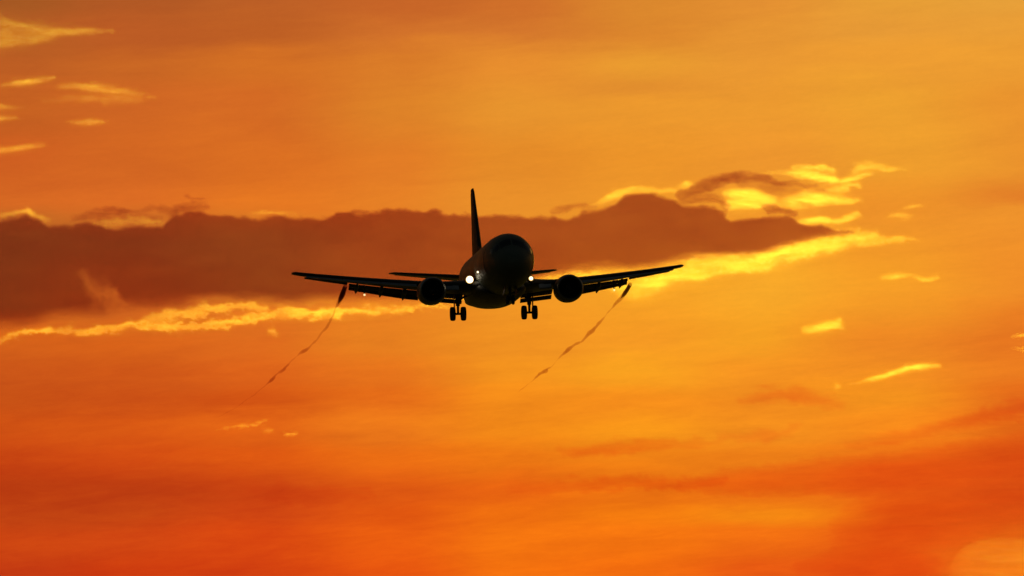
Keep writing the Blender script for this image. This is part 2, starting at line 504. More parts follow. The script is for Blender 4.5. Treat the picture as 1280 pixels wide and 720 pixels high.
# --- the sunlit rim under the bank
RIML = [(-60, 433.4, 3.1, 0.60), (0, 425.4, 3.1, 0.80), (16, 421.4, 3.1, 0.89), (31, 417.4, 3.6, 1.00), (62, 414.4, 3.6, 1.00), (87, 411.4, 4.2, 1.00), (106, 412.4, 4.2, 1.00), (125, 411.4, 4.2, 0.89), (150, 410.4, 4.8, 1.00), (175, 406.4, 5.2, 1.00), (200, 405.4, 5.7, 1.00), (225, 406.4, 5.2, 1.00), (250, 405.4, 4.2, 1.09), (275, 402.4, 4.8, 1.09), (300, 400.4, 5.7, 1.20), (325, 396.4, 5.7, 1.29), (350, 392.4, 6.2, 1.40), (375, 392.4, 6.2, 1.40), (400, 391.4, 6.2, 1.40), (430, 390.4, 6.2, 1.40), (460, 388.4, 5.7, 1.29), (490, 387.4, 5.7, 1.20), (520, 385.4, 5.2, 0.89), (550, 379.4, 5.2, 0.60), (580, 375.4, 4.8, 0.35), (640, 366, 7.0, 0.20)]
RIM2 = [(180, 398, 6, .4), (225, 392, 7, .7), (255, 386, 6, .8), (300, 382, 5, .7), (330, 385, 6, .6)]
RIMR = [(640, 352, 5, .15), (690, 347, 6, .4), (720, 343, 7, .8), (750, 344, 9, 1.0), (775, 352, 16, 1.1), (796, 356, 18, 1.3), (822, 348, 17, 1.5), (850, 339, 14, 1.6), (875, 335, 15, 1.6), (904, 331, 11, 1.5), (936, 329, 11, 1.4), (961, 324, 12, 1.5), (981, 317, 12, 1.5), (1005, 311, 11, 1.5), (1034, 305, 11, 1.4), (1058, 300, 9, 1.3), (1083, 297, 8, 1.2), (1107, 299, 5, 1.0), (1128, 300, 3.5, .7), (1148, 301, 2.5, .3)]
RIMT = [(1052, 291, 3, .6), (1075, 289, 3.5, .9), (1090, 293, 4, 1.0), (1105, 298, 3, .8)]
X, Y = grid(-60, 1152, 278, 440, 1.5)
wx_ = X + 10 * fbm(X / 11, Y / 8, 1, 6, .6) + 6 * fbm(X / 40, Y / 20, 2)
wy_ = Y + 10 * fbm(X / 15, Y / 8, 3, 6, .6) + 5 * fbm(X / 60, Y / 30, 6) + 5 * fbm(X / 7, Y / 4, 2, 5, .65)
wx_ = wx_ + 6 * fbm(X / 6, Y / 5, 5, 5, .65)
rim = np.maximum.reduce([0.9 * brush(wx_, wy_, q, 1.2, 1.6) + 0.13 * brush(wx_, wy_, q, 2.3, 1.8) for q in (RIML, RIM2, RIMR, RIMT)])
rim = np.maximum(rim, brush(wx_, wy_, [(970, 322, 6, 1.2), (975, 328, 4, .8)]))
rr = 1 - np.abs(2 * fbm(wx_ / 30, (wy_ + 0.10 * wx_) / 6.5, 4, 4, .5))
rim = rim * np.clip(0.52 + 0.55 * np.clip(rr, 0, 1) ** 2 + 0.8 * fbm(X / 26, (Y + .1 * X) / 4.2, 5, 6, .66) + 0.7 * fbm(X / 75, Y / 40, 2, 3), 0.03, 1.8)
cloud_mesh('sunlit_rim', X, Y, rim / DEN, V_BRIGHT, bank, depth=-40)
# --- the sunlit edge along its top
X, Y = grid(-20, 930, 214, 296, 1.5)
wx_ = X + 6 * fbm(X / 13, Y / 9, 2)
wy_ = Y + 5 * fbm(X / 15, Y / 7, 6, 5, .55)
for stroke in ([(-10, 272, 3, .15), (14, 268, 3, .4), (32, 263, 4, .9), (46, 268, 3, .5), (60, 275, 3, .2)],
               [(120, 279, 4, .1), (135, 280, 5, .4), (160, 276, 6, .35), (190, 277, 5, .4), (204, 277, 4, .1)],
               [(740, 258, 4, .1), (757, 250, 5, .5), (772, 243, 6, 1.0), (786, 238, 5, .8), (804, 236, 4, .5), (826, 238, 3, .5), (842, 240, 3.5, .5)],
               [(845, 234, 3, .2), (856, 230, 4.5, 1.0), (868, 229, 3, .3)],
               [(310, 267, 2.5, .1), (340, 265, 3, .25), (370, 267, 2.5, .1)]):
    tr = brush(wx_, wy_, stroke, 1.3, 1.8) * np.clip(1 + .9 * fbm(X / 12, Y / 5, 3, 6, .62), .2, 1.8)
    cloud_mesh('sunlit_crest', X, Y, tr / DEN, V_BRIGHT, bank, depth=-30)

# --- separate sunlit cloudlets
GRP = 'small sunlit cloud wisps in the sunset sky'


def wisp(label, strokes, seed, warp=1.0, rag=0.9, depth=0, cat='cloud', group=GRP, name='cloud_wisp', material=None, lx=26, ly=6, pw=1.6):
    xs = [p[0] for s in strokes for p in s]
    ys = [p[1] for s in strokes for p in s]
    wm = max(p[2] for s in strokes for p in s) * (2.7 if material is None else 1.2) + 8 * warp + 3
    step = 1.1 if material is None else 3.0
    X, Y = grid(min(xs) - wm, max(xs) + wm, min(ys) - wm, max(ys) + wm, step)
    wx = X + warp * 8 * fbm(X / 16 + seed, Y / 12, seed)
    wy = Y + warp * 5 * fbm(X / 18, Y / 7 + seed, seed + 3, 5, .55)
    if material is None:
        wx = wx + 4.5 * warp ** .5 * fbm(X / 5.5, Y / 4 + seed, seed + 5, 5, .65)
        wy = wy + 3.0 * warp ** .5 * fbm(X / 6.5 + seed, Y / 3.5, seed + 6, 5, .65)
    T = np.maximum.reduce([brush(wx, wy, s, 1.25 if pw > 1 else 1.0, 1.8 if pw > 1 else pw) * 0.88 + (0.15 if name == 'cloud_wisp' else 0.07) * brush(wx, wy, s, 2.7, 1.8) if material is None else brush(wx, wy, s, 1.2, pw) for s in strokes])
    if material is None:
        ridge = 1 - np.abs(2 * fbm(wx / (lx * 1.1) + 3.1, (wy - 0.12 * wx) / (ly * 0.9) + seed, seed + 2, 4, .5))
        T = T * np.clip(0.62 + 0.55 * np.clip(ridge, 0, 1) ** 2 + rag * fbm(X / (lx * .7), (Y + .08 * X) / (ly * .55) + seed, seed + 1, 6, .68), 0.04, 2.0)
    else:
        T = T * np.clip(1 + rag * fbm(X / lx, Y / ly + seed, seed + 1, 5, .6), 0.02, 2.2)
    return tag(cloud_mesh(name, X, Y, T / DEN, material or V_BRIGHT, depth=depth), label, cat, group)


wisp('broad yellow orange wedge of cloud at the upper left edge of the sky',
     [[(-30, 30, 6, .6), (0, 28, 7, .55), (30, 34, 7, .5), (70, 40, 6, .6), (105, 39, 4, .5), (140, 38, 3, .15)],
      [(-30, 54, 7, .6), (0, 53, 8, .6), (35, 48, 8, .55), (70, 42, 7, .5)], [(-30, 42, 12, .5), (0, 42, 12, .45), (40, 40, 8, .4)]], 1, .8)
wisp('thin slanting yellow streak below the upper left wedge, rising to the right',
     [[(4, 107, 2, .3), (22, 104, 3.5, .8), (45, 101, 3.5, .9), (66, 97, 2, .5)]], 2, .35)
wisp('long soft yellow streak tapering to the right, right of the slanting streak at upper left',
     [[(74, 108, 3, .2), (95, 107, 4, .5), (115, 109, 5.5, .75), (135, 112, 5, .6), (160, 115, 5, .4), (192, 121, 4, .12)], [(55, 126, 3, .1), (90, 123, 4, .25), (140, 122, 8, .25), (175, 123, 7, .12)]], 3, .5)
wisp('pair of short pale streaks cut by the left edge, level with the small dash',
     [[(-20, 132, 4, .4), (0, 133, 4, .45), (16, 134, 3, .2), (32, 134, 2, .08)], [(-20, 148, 3, .7), (0, 148, 3, .7), (16, 148, 2.5, .35), (28, 148, 2, .1)]], 4, .3)
wisp('short isolated yellow dash below the long soft streak at upper left',
     [[(84, 153, 2, .1), (97, 153, 3, .5), (110, 153, 4, .8), (122, 152, 3, .5), (134, 152, 2, .1)]], 5, .35)
wisp('lowest of the yellow streaks at the left edge, above the dark bank',
     [[(-20, 190, 4, .6), (0, 188, 4, .7), (18, 186, 4, .65), (36, 183, 4, .5), (54, 181, 3, .15)]], 6, .35)
wisp('tiny yellow puff just under the bright rim, left of the airliner',
     [[(337, 413, 3, .4), (341, 415, 4, .55), (345, 418, 3, .5)]], 7, .3)
wisp('faint pale streak with a raised tip low on the left, under the left vapour trail',
     [[(272, 538, 2, .08), (290, 534, 2, .2), (305, 532, 2.2, .42), (318, 531, 2.3, .5), (326, 529, 2.2, .3), (333, 526, 2, .25)], [(328, 537, 2, .2), (335, 538, 2.3, .42), (340, 538, 2, .2)]], 8, .35)
wisp('tiny pale dash low on the left, beside the streak with a raised tip',
     [[(355, 543, 1.8, .3), (360, 543, 2.2, .45), (371, 542.5, 1.6, .15)]], 9, .25)
wisp('small bright yellow cloudlet with a forked right end, lower right of the bank',
     [[(1004, 411, 3, .3), (1013, 411, 5, 1.0), (1024, 410, 6, 1.3), (1036, 408, 6, 1.3), (1046, 406, 5, 1.2), (1051, 409, 4, .7)], [(1042, 406, 4, 1.0), (1050, 400, 3, .8)]], 10, .45)
wisp('thin bright yellow streak rising to the right, lowest bright wisp on the right',
     [[(1080, 476, 2, .4), (1090, 474, 3, 1.1), (1103, 471, 3, 1.2), (1117, 466, 3.5, 1.3), (1132, 461, 3.5, 1.4), (1150, 459, 3.5, 1.4), (1163, 457, 3.5, 1.3), (1174, 458, 2, .5)]], 11, .35)
wisp('tiny yellow speck left of the thin rising streak on the right',
     [[(1043, 485, 2, .3), (1047, 484, 3, .8), (1051, 483, 2, .3)], [(1058, 482, 1.5, .15), (1066, 480, 2, .3), (1076, 478, 1.5, .2)]], 12, .3)
wisp('left one of two short yellow dashes side by side, right of the bank tip',
     [[(1103, 346, 2.5, .5), (1114, 346, 4, .9), (1124, 344, 3.5, .7), (1140, 343, 2, .15)]], 13, .35)
wisp('right one of two short yellow dashes side by side, right of the bank tip',
     [[(1144, 346, 2.5, .5), (1152, 349, 3, .7), (1162, 349, 3, .7), (1172, 346, 2.5, .5)]], 14, .35)
wisp('faint flat yellow dash right of the bright cloud cluster',
     [[(1112, 269, 2.5, .2), (1122, 269, 3.5, .5), (1132, 270, 3.5, .45), (1141, 271, 2, .1)]], 15, .3)
wisp('faint short yellow dash, topmost to the right of the bright cloud cluster',
     [[(1132, 260, 2, .2), (1141, 258, 3.2, .5), (1150, 257, 2, .2)]], 16, .3)
wisp('two tiny orange streaks at the right edge of the sky',
     [[(1266, 420, 2, .2), (1275, 419, 2.5, .6), (1300, 418, 2.5, .6)], [(1268, 435, 2, .2), (1277, 436, 2.5, .5), (1300, 438, 2.5, .5)]], 17, .1, rag=.2)

wisp('glowing yellow gap of cloud just right of the bank hump, under the dark tongue',
     [[(908, 242, 5, .9), (920, 243, 7, 1.8), (936, 242, 8, 1.9), (950, 246, 8, 1.6), (966, 252, 8, 1.0)],
      [(912, 256, 7, 1.4), (925, 254, 8, 1.8), (945, 253, 9, 1.8), (962, 252, 7, 1.0)]], 18, .35, rag=.3, depth=-20, name='bright_cloud', group='bright yellow clouds at the right end of the bank')
wisp('long bright yellow cloud tapering to the right, beside the glowing gap',
     [[(978, 255, 7, .7), (995, 251, 10, 1.5), (1010, 248, 11, 1.8), (1025, 249, 9, 1.7), (1042, 250, 7, 1.4), (1060, 250, 5, 1.0), (1078, 250, 3, .3)]], 19, .6, rag=.8, depth=-20, name='bright_cloud', group='bright yellow clouds at the right end of the bank')
wisp('thin wavy yellow cloud lying on the sloping right end of the bank',
     [[(997, 279, 3, .6), (1008, 277, 4.5, 1.4), (1022, 275, 5, 1.5), (1038, 276, 4, 1.2), (1052, 276, 4, 1.2), (1064, 271, 5, 1.4), (1071, 268, 4, 1.0), (1077, 269, 2, .3)]], 20, .35, rag=.6, depth=-20, name='bright_cloud', group='bright yellow clouds at the right end of the bank')
wisp('torn yellow cloud at the top of the bright cluster, above the long tapering cloud',
     [[(992, 210, 3, .5), (1008, 209, 3.5, 1.1), (1025, 209, 3.5, 1.2), (1041, 212, 4, .9)],
      [(985, 217, 4, .5), (1000, 218, 5, 1.1), (1018, 220, 7, 1.5), (1036, 223, 7, 1.5), (1050, 227, 4, .8)],
      [(960, 216, 4, .3), (985, 216, 5, .5), (1010, 214, 6, .7)],
      [(1048, 227, 4, .8), (1062, 224, 4.5, 1.2), (1076, 221, 4.5, 1.1), (1090, 217, 2.5, .4)]], 21, .8, rag=1.4, depth=-20, name='bright_cloud', group='bright yellow clouds at the right end of the bank')
wisp('feathery faint yellow cloud fanning out at the upper right of the bright cluster',
     [[(1066, 214, 3, .4), (1080, 209, 5, .7), (1094, 209, 5, .7), (1110, 212, 4, .5), (1132, 212, 2.5, .2)], [(1070, 206, 3, .3), (1085, 204, 3, .3), (1100, 207, 3, .3)]], 22, .8, rag=1.5, depth=-20, name='bright_cloud', group='bright yellow clouds at the right end of the bank')
wisp('small hooked yellow cloud between the torn and the long tapering clouds',
     [[(1034, 239, 3, .5), (1046, 237, 4.5, 1.1), (1058, 236, 4, .9)], [(1050, 234, 3, .6), (1062, 231, 3.5, 1.0), (1072, 231, 3, .8), (1077, 235, 2, .4)]], 23, .5, rag=1.0, depth=-20, name='bright_cloud', group='bright yellow clouds at the right end of the bank')

# --- reddish veils low in the sky (they only dim the glow behind them)
VG = 'thin reddish veils of cloud low in the sky'
wisp('broad dark red veil across the lower right corner of the sky',
     [[(850, 608, 7, .15), (900, 604, 14, .38), (960, 599, 19, .52), (1040, 596, 22, .54), (1130, 594, 27, .52), (1220, 588, 34, .5), (1360, 578, 44, .5)],
      [(1075, 668, 34, .30), (1110, 655, 44, .40), (1170, 640, 44, .42), (1260, 622, 34, .45), (1360, 615, 34, .45)],
      [(1000, 712, 10, .16), (1050, 706, 22, .34), (1100, 706, 46, .42), (1140, 716, 34, .42), (1150, 760, 24, .4)]], 24, 1.3, rag=.35, material=V_VEIL, name='veil_cloud', group=VG, lx=170, ly=14, pw=.75)
wisp('added pale orange rounded glow patch in the lower right corner of the sky',
     [[(1236, 722, 50, .27), (1262, 716, 46, .30), (1300, 716, 46, .30), (1350, 726, 50, .30)]], 30, .3, rag=.45, name='bright_cloud', group='', lx=150, ly=8, pw=.45)  # cloud volume added to imitate a lens flare disc
wisp('narrow reddish veil streak in the lower middle of the sky, right of centre',
     [[(700, 566, 5, .1), (740, 562, 9, .35), (790, 556, 10, .4), (840, 556, 8, .25), (900, 552, 6, .1)]], 25, 2.0, rag=1.0, material=V_VEIL, name='veil_cloud', group=VG, lx=90, ly=10)
wisp('long reddish veil streak beneath the narrow one, joining the broad dark veil',
     [[(640, 612, 8, .1), (720, 606, 9, .25), (790, 602, 10, .4), (850, 606, 10, .4), (900, 602, 8, .2)]], 26, 2.0, rag=1.0, material=V_VEIL, name='veil_cloud', group=VG, lx=90, ly=10)
wisp('slanting reddish veil above the broad dark one, rising to the right edge',
     [[(1060, 556, 6, .1), (1140, 544, 9, .28), (1200, 530, 10, .35), (1270, 512, 14, .4), (1350, 495, 16, .4)]], 27, 1.8, rag=.9, material=V_VEIL, name='veil_cloud', group=VG, lx=110, ly=12)
wisp('short reddish veil patch under the forked cloudlet on the right',
     [[(920, 500, 6, .1), (960, 492, 10, .3), (1000, 494, 12, .3), (1050, 506, 8, .12)], [(900, 545, 6, .1), (960, 545, 8, .25), (1000, 535, 7, .1)]], 28, 2.0, rag=1.0, material=V_VEIL, name='veil_cloud', group=VG, lx=80, ly=10)
wisp('wide dim reddish veil in the lower left of the sky',
     [[(-60, 606, 26, .07), (60, 608, 30, .09), (180, 606, 28, .09), (280, 600, 20, .1), (360, 618, 14, .2), (460, 620, 10, .14)]], 29, 2.5, rag=.7, material=V_VEIL, name='veil_cloud', group=VG, lx=160, ly=14)

# ------------------------------------------------------------------ the airliner (local axes: x picture right, y aft, z up; nose tip at the origin)
plane = bpy.data.objects.new('airliner', None)
COL.objects.link(plane)
plane.empty_display_size = 3
tag(plane, 'dark twin engine jet airliner on approach with wheels and flaps down and landing lights on', 'airplane')
PITCH0 = math.radians(0.648 - 1.0)      # slightly nose up
plane.rotation_mode = 'QUATERNION'
plane.rotation_quaternion = (Matrix.Rotation(math.radians(5.53), 3, 'Z') @ Matrix.Rotation(PITCH0, 3, 'X') @ Matrix.Rotation(math.radians(-1.49), 3, 'Y')).to_quaternion()
plane.location = at(643.3, 318.7, 428.4)

FUS = [(0.0, 0.02, -0.47, -0.53), (0.06, 0.2, -0.28, -0.70), (0.2, 0.40, -0.08, -0.90), (0.5, 0.70, 0.18, -1.14), (1.0, 1.02, 0.46, -1.38), (1.6, 1.29, 0.74, -1.57), (1.9, 1.38, 0.95, -1.64), (2.3, 1.49, 1.28, -1.73), (2.8, 1.60, 1.55, -1.82), (3.5, 1.71, 1.76, -1.92), (4.5, 1.82, 1.90, -2.02), (6, 1.88, 1.95, -2.08), (14, 1.88, 1.95, -2.08), (21.5, 1.88, 1.95, -2.08), (23.5, 1.84, 1.95, -1.88), (25.5, 1.68, 1.94, -1.45), (27.5, 1.42, 1.88, -0.95), (29.5, 1.08, 1.76, -0.40), (31.5, 0.66, 1.55, 0.20), (32.8, 0.36, 1.35, 0.60), (33.4, 0.16, 1.15, 0.82)]


def fus_ring(y, n=56, grow=0.0):
    ys = [f[0] for f in FUS]
    hw = np.interp(y, ys, [f[1] for f in FUS]) + grow
    tz = np.interp(y, ys, [f[2] for f in FUS]) + grow
    bz = np.interp(y, ys, [f[3] for f in FUS]) - grow
    return hw, tz, bz


def fus_pt(y, a, grow=0.0):
    hw, tz, bz = fus_ring(y, grow=grow)
    zc = bz + (tz - bz) * 0.52
    return (math.cos(a) * hw, y, zc + math.sin(a) * ((tz - zc) if math.sin(a) > 0 else (zc - bz)))


def fus_ys():
    ys = []
    for a, b_ in zip(FUS, FUS[1:]):
        k = 2 if b_[0] < 7 or b_[0] > 22 else 4
        ys += [a[0] + (b_[0] - a[0]) * q / k for q in range(k)]
    return ys + [FUS[-1][0]]


b = MB()
b.loft([[fus_pt(y, 2 * math.pi * k / 56) for k in range(56)] for y in fus_ys()])
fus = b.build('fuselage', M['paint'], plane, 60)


def fus_patch(name, y0, y1, a0, a1, material, parent=fus, g=0.012, ny=5, na=5, skew=0.0):
    """A thin panel following the body, a0..a1 in degrees round it (90 is the top)."""
    b = MB()
    outer, inner = [], []
    for i in range(ny + 1):
        for lst, gg in ((outer, g), (inner, -0.03)):
            row = []
            for j in range(na + 1):
                a = math.radians(a0 + (a1 - a0) * j / na)
                y = y0 + (y1 - y0) * i / ny + skew * (j / na)
                row.append(b.bm.verts.new(fus_pt(y, a, gg)))
            lst.append(row)
    for i in range(ny):
        for j in range(na):
            b.bm.faces.new((outer[i][j], outer[i][j + 1], outer[i + 1][j + 1], outer[i + 1][j]))
            b.bm.faces.new((inner[i][j], inner[i + 1][j], inner[i + 1][j + 1], inner[i][j + 1]))
    rim = [(i, 0) for i in range(ny + 1)] + [(ny, j) for j in range(1, na + 1)] + [(i, na) for i in range(ny - 1, -1, -1)] + [(0, j) for j in range(na - 1, 0, -1)]
    for (i, j), (k, l) in zip(rim, rim[1:] + rim[:1]):
        b.bm.faces.new((outer[i][j], inner[i][j], inner[k][l], outer[k][l]))
    return b.build(name, material, parent)


for s in (1, -1):
    d = (lambda a: a) if s > 0 else (lambda a: 180 - a)
    fus_patch('windshield', 1.72, 2.36, d(54), d(87.5), M['glass'], skew=0.06)
    fus_patch('windshield', 1.86, 2.52, d(32), d(51), M['glass'])
    fus_patch('windshield', 2.10, 2.72, d(17), d(30), M['glass'])
    fus_patch('cabin_door', 4.3, 5.15, d(-28), d(26), M['dark'] if False else M['paint'], g=0.018)
fus_patch('radome', 0.9, 0.96, 0, 360, M['dark'], g=0.004, ny=1, na=48) if False else None

# wing to body fairing
b = MB()
rings = []
for y, hw, zt, zb in [(9.6, 1.2, -1.55, -2.05), (10.4, 1.7, -0.9, -2.2), (11.5, 1.95, -0.3, -2.36), (13.5, 2.02, -0.1, -2.48), (17, 2.02, -0.1, -2.52), (19.2, 1.95, -0.5, -2.42), (20.8, 1.7, -1.3, -2.2), (22.0, 1.2, -1.7, -2.05)]:
    zc, hh = (zt + zb) / 2, (zt - zb) / 2
    rings.append([(hw * math.copysign(abs(math.cos(a)) ** 0.92, math.cos(a)), y, zc + hh * math.copysign(abs(math.sin(a)) ** 0.95, math.sin(a))) for a in [2 * math.pi * k / 40 for k in range(40)]])
b.loft(rings)
b.build('belly_fairing', M['grey'], plane, 60)

# blade antennas and beacon
for y, top in ((8.2, True), (12.5, True), (8.6, False)):
    b = MB()
    z0 = fus_pt(y + .2, math.pi / 2)[2] - .02 if top else fus_pt(y + .2, -math.pi / 2)[2] + .02
    sg = 1 if top else -1
    b.loft([[(px * 0.03, y + q, z0) for px, q in ((0, 0), (1, .2), (0, .45), (-1, .2))],
            [(px * 0.015, y + .18 + q * .55, z0 + sg * 0.3) for px, q in ((0, 0), (1, .2), (0, .45), (-1, .2))]])
    b.build('antenna', M['grey'], fus)


def wing_z(x):
    q = max(0.0, abs(x) - 1.88)
    return -1.22 + q * math.tan(math.radians(6.0)) + 0.44 * (q / 12.56) ** 2


def wing_le(x):
    x = abs(x)
    return float(np.interp(x, [1.5, 2.3, 3.2, 4.2, 14.44], [10.2, 11.2, 12.7, 13.9, 19.28]))


def wing_te(x):
    x = abs(x)
    return float(np.interp(x, [1.5, 4.9, 14.44], [19.3, 19.55, 20.9]))


def wing_t(x):
    return float(np.interp(abs(x), [1.5, 2.3, 3.2, 4.9, 14.44], [0.12, 0.125, 0.13, 0.125, 0.145]))


def wsec(s, x, frac=1.0, tipz=0.0):
    le, te = wing_le(x), wing_te(x)
    c = te - le
    if frac >= 1:
        return section(s * x, le, wing_z(x) + tipz, c, wing_t(x), 0.02)
    full = []
    for u, v in AF:                     # squared-off rear spar where the flap was
        uu = u * frac
        xs = max(uu, 1e-6)
        yt = 5 * (0.2969 * math.sqrt(xs) - 0.126 * xs - 0.3516 * xs * xs + 0.2843 * xs ** 3 - 0.1015 * xs ** 4)
        vv = (yt + 0.003) if v > 0 else -(yt * 0.8 + 0.003)
        if v < 0 and uu > frac * 0.8:   # cove under the shroud
            vv = vv + (yt * 1.2) * ((uu / frac - 0.8) / 0.2)
        a, b_ = uu * c, vv * wing_t(x) * c
        full.append((s * x, le + a, wing_z(x) - a * 0.02 + b_))
    return full


def flap(s, x0, x1, parent):
    frac = 0.74
    chord = 0.0
    mb, ab = MB(), MB()
    r1, r2 = [], []
    for k in range(7):
        x = x0 + (x1 - x0) * k / 6
        c = wing_te(x) - wing_le(x)
        cf = min(c * 0.21, 1.0)
        yl = wing_le(x) + c * frac + 0.16
        zl = wing_z(x) - 0.02 * c * frac - (0.15 if x0 > 5 else 0.13)
        r1.append(section(s * x, yl, zl, cf, 0.17, math.radians(17)))
        y2 = yl + cf * math.cos(math.radians(17)) - 0.10
        z2 = zl - cf * math.sin(math.radians(17)) - (0.005 if x0 > 5 else 0.04)
        r2.append(section(s * x, y2, z2, cf * 0.55, 0.15, math.radians(31)))
    o = mb.loft(r1).build('flap', M['grey'], parent)
    ab.loft(r2).build('aft_flap', M['grey'], o)
    return o


def flap_fairing(s, x, size=1.0, lamp=False):
    c = wing_te(x) - wing_le(x)
    y0 = wing_le(x) + c * 0.50
    z0 = wing_z(x) - 0.25
    pts, rad = [], []
    for k in range(15):
        q = k / 14
        y = y0 + q * 2.8 * size
        dz = -0.18 * size * math.sin(min(q, .5) * math.pi) - max(0, q - 0.42) * 0.8 * size
        pts.append((s * x, y, z0 + dz))
        rad.append(max(0.015, 0.21 * size * math.sin(math.pi * min(1, q ** 0.75 * 0.98 + 0.02)) ** 0.7))
    b = MB().tube(pts, rad, 14)
    o = b.build('flap_track_fairing', M['grey'], plane, 60)
    if lamp:
        b = MB()
        lx, ly, lz = s * 9.20, y0 + 0.75, z0 - 0.72
        b.lathe_y([(-0.08, 0.02), (-0.06, 0.05), (0.0, 0.085), (0.06, 0.085)], (lx, ly, lz), 18, cap=True)
        l = b.build('outboard_landing_light', M['wing_lamp'], o)
        MB().tube([(lx, ly + 0.05, lz), (lx, ly + 0.12, z0 + 0.02)], [0.06, 0.04], 10).build('lamp_arm', M['dark'], o)
    return o


for s in (-1, 1):
    b = MB()
    rs = [wsec(s, x, 0.74) for x in (1.5, 2.0, 2.3, 2.75, 3.2, 3.7, 4.2, 4.9, 6.0, 7.2, 8.4, 9.6, 10.3)]
    b.loft(rs)
    rs2 = [wsec(s, x) for x in (10.3, 11.5, 12.8, 13.8)] + [wsec(s, 14.2, 1, .01)]
    tip = wsec(s, 14.44, 1, 0.03)
    mid = Vector((0, 0, wing_z(14.44)))
    tip2 = [(p[0], wing_le(14.44) + 0.2 + (p[1] - wing_le(14.44)) * 0.88, mid.z + (p[2] - mid.z) * 0.35) for p in tip]
    b.loft(rs2 + [tip2])
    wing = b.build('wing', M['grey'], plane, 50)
    flap(s, 2.15, 4.55, plane)
    flap(s, 5.25, 10.28, plane)
    b = MB()
    b.loft([section(s * x, wing_le(x) + (wing_te(x) - wing_le(x)) * 0.76, wing_z(x) - 0.12, (wing_te(x) - wing_le(x)) * 0.25, 0.10, 0.16) for x in (10.4, 12, 13.5)])
    b.build('aileron', M['grey'], wing)
    for xa, xb in ((5.75, 8.2), (8.24, 10.9), (10.94, 13.5)):
        b = MB()
        rs = []
        for k in range(5):
            x = xa + (xb - xa) * k / 4
            cs = 0.16 * (wing_te(x) - wing_le(x)) + 0.10
            rs.append(section(s * x, wing_le(x) - 0.30, wing_z(x) - 0.26, cs, 0.20, math.radians(-24)))
        b.loft(rs).build('slat', M['metal'], plane)
    # inboard leading edge flap
    b = MB()
    b.loft([section(s * x, wing_le(x) - 0.28, wing_z(x) - 0.42, 0.55, 0.12, math.radians(-48)) for x in (2.9, 3.4, 3.95)])
    b.build('krueger_flap', M['metal'], plane)
    flap_fairing(s, 6.35, 1.0)
    flap_fairing(s, 8.0, 0.92)
    flap_fairing(s, 9.75, 0.80, True)

    # engine
    cx, cz = s * 4.95, -1.64
    prof = [(0.55, 0.74), (0.22, 0.765), (0.06, 0.80), (0.0, 0.855), (0.05, 0.915), (0.2, 0.965), (0.55, 1.01), (1.1, 1.035), (1.8, 1.03), (2.5, 0.98), (3.1, 0.89), (3.35, 0.84), (3.33, 0.78), (2.7, 0.70)]
    b = MB()
    b.lathe_y(prof[5:], (cx, 10.0, cz), 44, 0.93)
    eng = b.build('engine', M['grey'], plane, 50)
    b = MB()
    b.lathe_y(prof[:6], (cx, 10.0, cz), 44, 0.93)
    b.build('inlet_lip', M['metal'], eng, 60)
    b = MB()
    b.lathe_y([(0.54, 0.745), (0.56, 0.745), (1.2, 0.745), (1.22, 0.3)], (cx, 10.0, cz), 44, 0.95)
    b.build('inlet_duct', M['dark'], eng)
    b = MB()
    for k in range(38):                 # fan blades
        a0 = 2 * math.pi * k / 38
        r0, r1 = 0.20, 0.735
        v = [(cx + math.cos(a0) * r0, 10.95, cz + math.sin(a0) * r0), (cx + math.cos(a0 + .05) * r1, 10.88, cz + math.sin(a0 + .05) * r1),
             (cx + math.cos(a0 + .19) * r1, 11.06, cz + math.sin(a0 + .19) * r1), (cx + math.cos(a0 + .17) * r0, 11.1, cz + math.sin(a0 + .17) * r0)]
        lo = [b.bm.verts.new((p[0], p[1], p[2] if p[2] > cz else cz + (p[2] - cz) * .95)) for p in v]
        hi = [b.bm.verts.new((q.co.x, q.co.y + 0.02, q.co.z)) for q in lo]
        b.bm.faces.new(lo)
        b.bm.faces.new(hi[::-1])
        for i in range(4):
            j = (i + 1) % 4
            b.bm.faces.new((lo[i], hi[i], hi[j], lo[j]))
    b.build('fan', M['fan'], eng, 30)
    b = MB()
    b.lathe_y([(0.62, 0.01), (0.68, 0.07), (0.8, 0.14), (0.97, 0.215), (1.1, 0.22)], (cx, 10.0, cz), 28, cap=True)
    b.build('spinner', M['dark'], eng, 60)
    b = MB()
    b.lathe_y([(2.6, 0.62), (3.3, 0.60), (3.9, 0.50), (4.3, 0.43), (4.28, 0.38), (3.8, 0.36)], (cx, 10.0, cz), 32)
    b.lathe_y([(3.8, 0.32), (4.3, 0.26), (4.8, 0.10), (4.9, 0.02)], (cx, 10.0, cz), 24, cap=True)
    b.build('exhaust_nozzle', M['fan'], eng, 50)
    b = MB()
    rings = []
    for y, w, zt, zb in [(10.7, 0.06, cz + 0.90, cz + .80), (11.3, 0.20, cz + 1.02, cz + .8), (12.5, 0.24, cz + 1.08, cz + .8), (14.0, 0.24, cz + 0.98, cz + .55), (15.2, 0.20, cz + .85, cz + .55), (16.3, .05, cz + .72, cz + .62)]:
        rings.append([(cx + w * px, y, zt if pz > 0 else zb) for px, pz in ((-1, 1), (1, 1), (1, -1), (-1, -1))])
    b.loft(rings).build('pylon', M['grey'], plane, 30, 0.02)

    # tail plane
    b = MB()
    rs = []
    for x in (0.5, 1.5, 3.0, 4.6, 6.0):
        rs.append(section(s * x, 27.6 + (x - .5) * 0.62, 0.55 + x * math.tan(math.radians(7)), 4.1 - (x - .5) * 0.43, 0.095))
    rs.append(section(s * 6.35, 31.55, 0.55 + 6.35 * math.tan(math.radians(7)), 1.2, 0.03))
    stab = b.loft(rs).build('tailplane', M['grey'], plane, 50)
    b = MB()
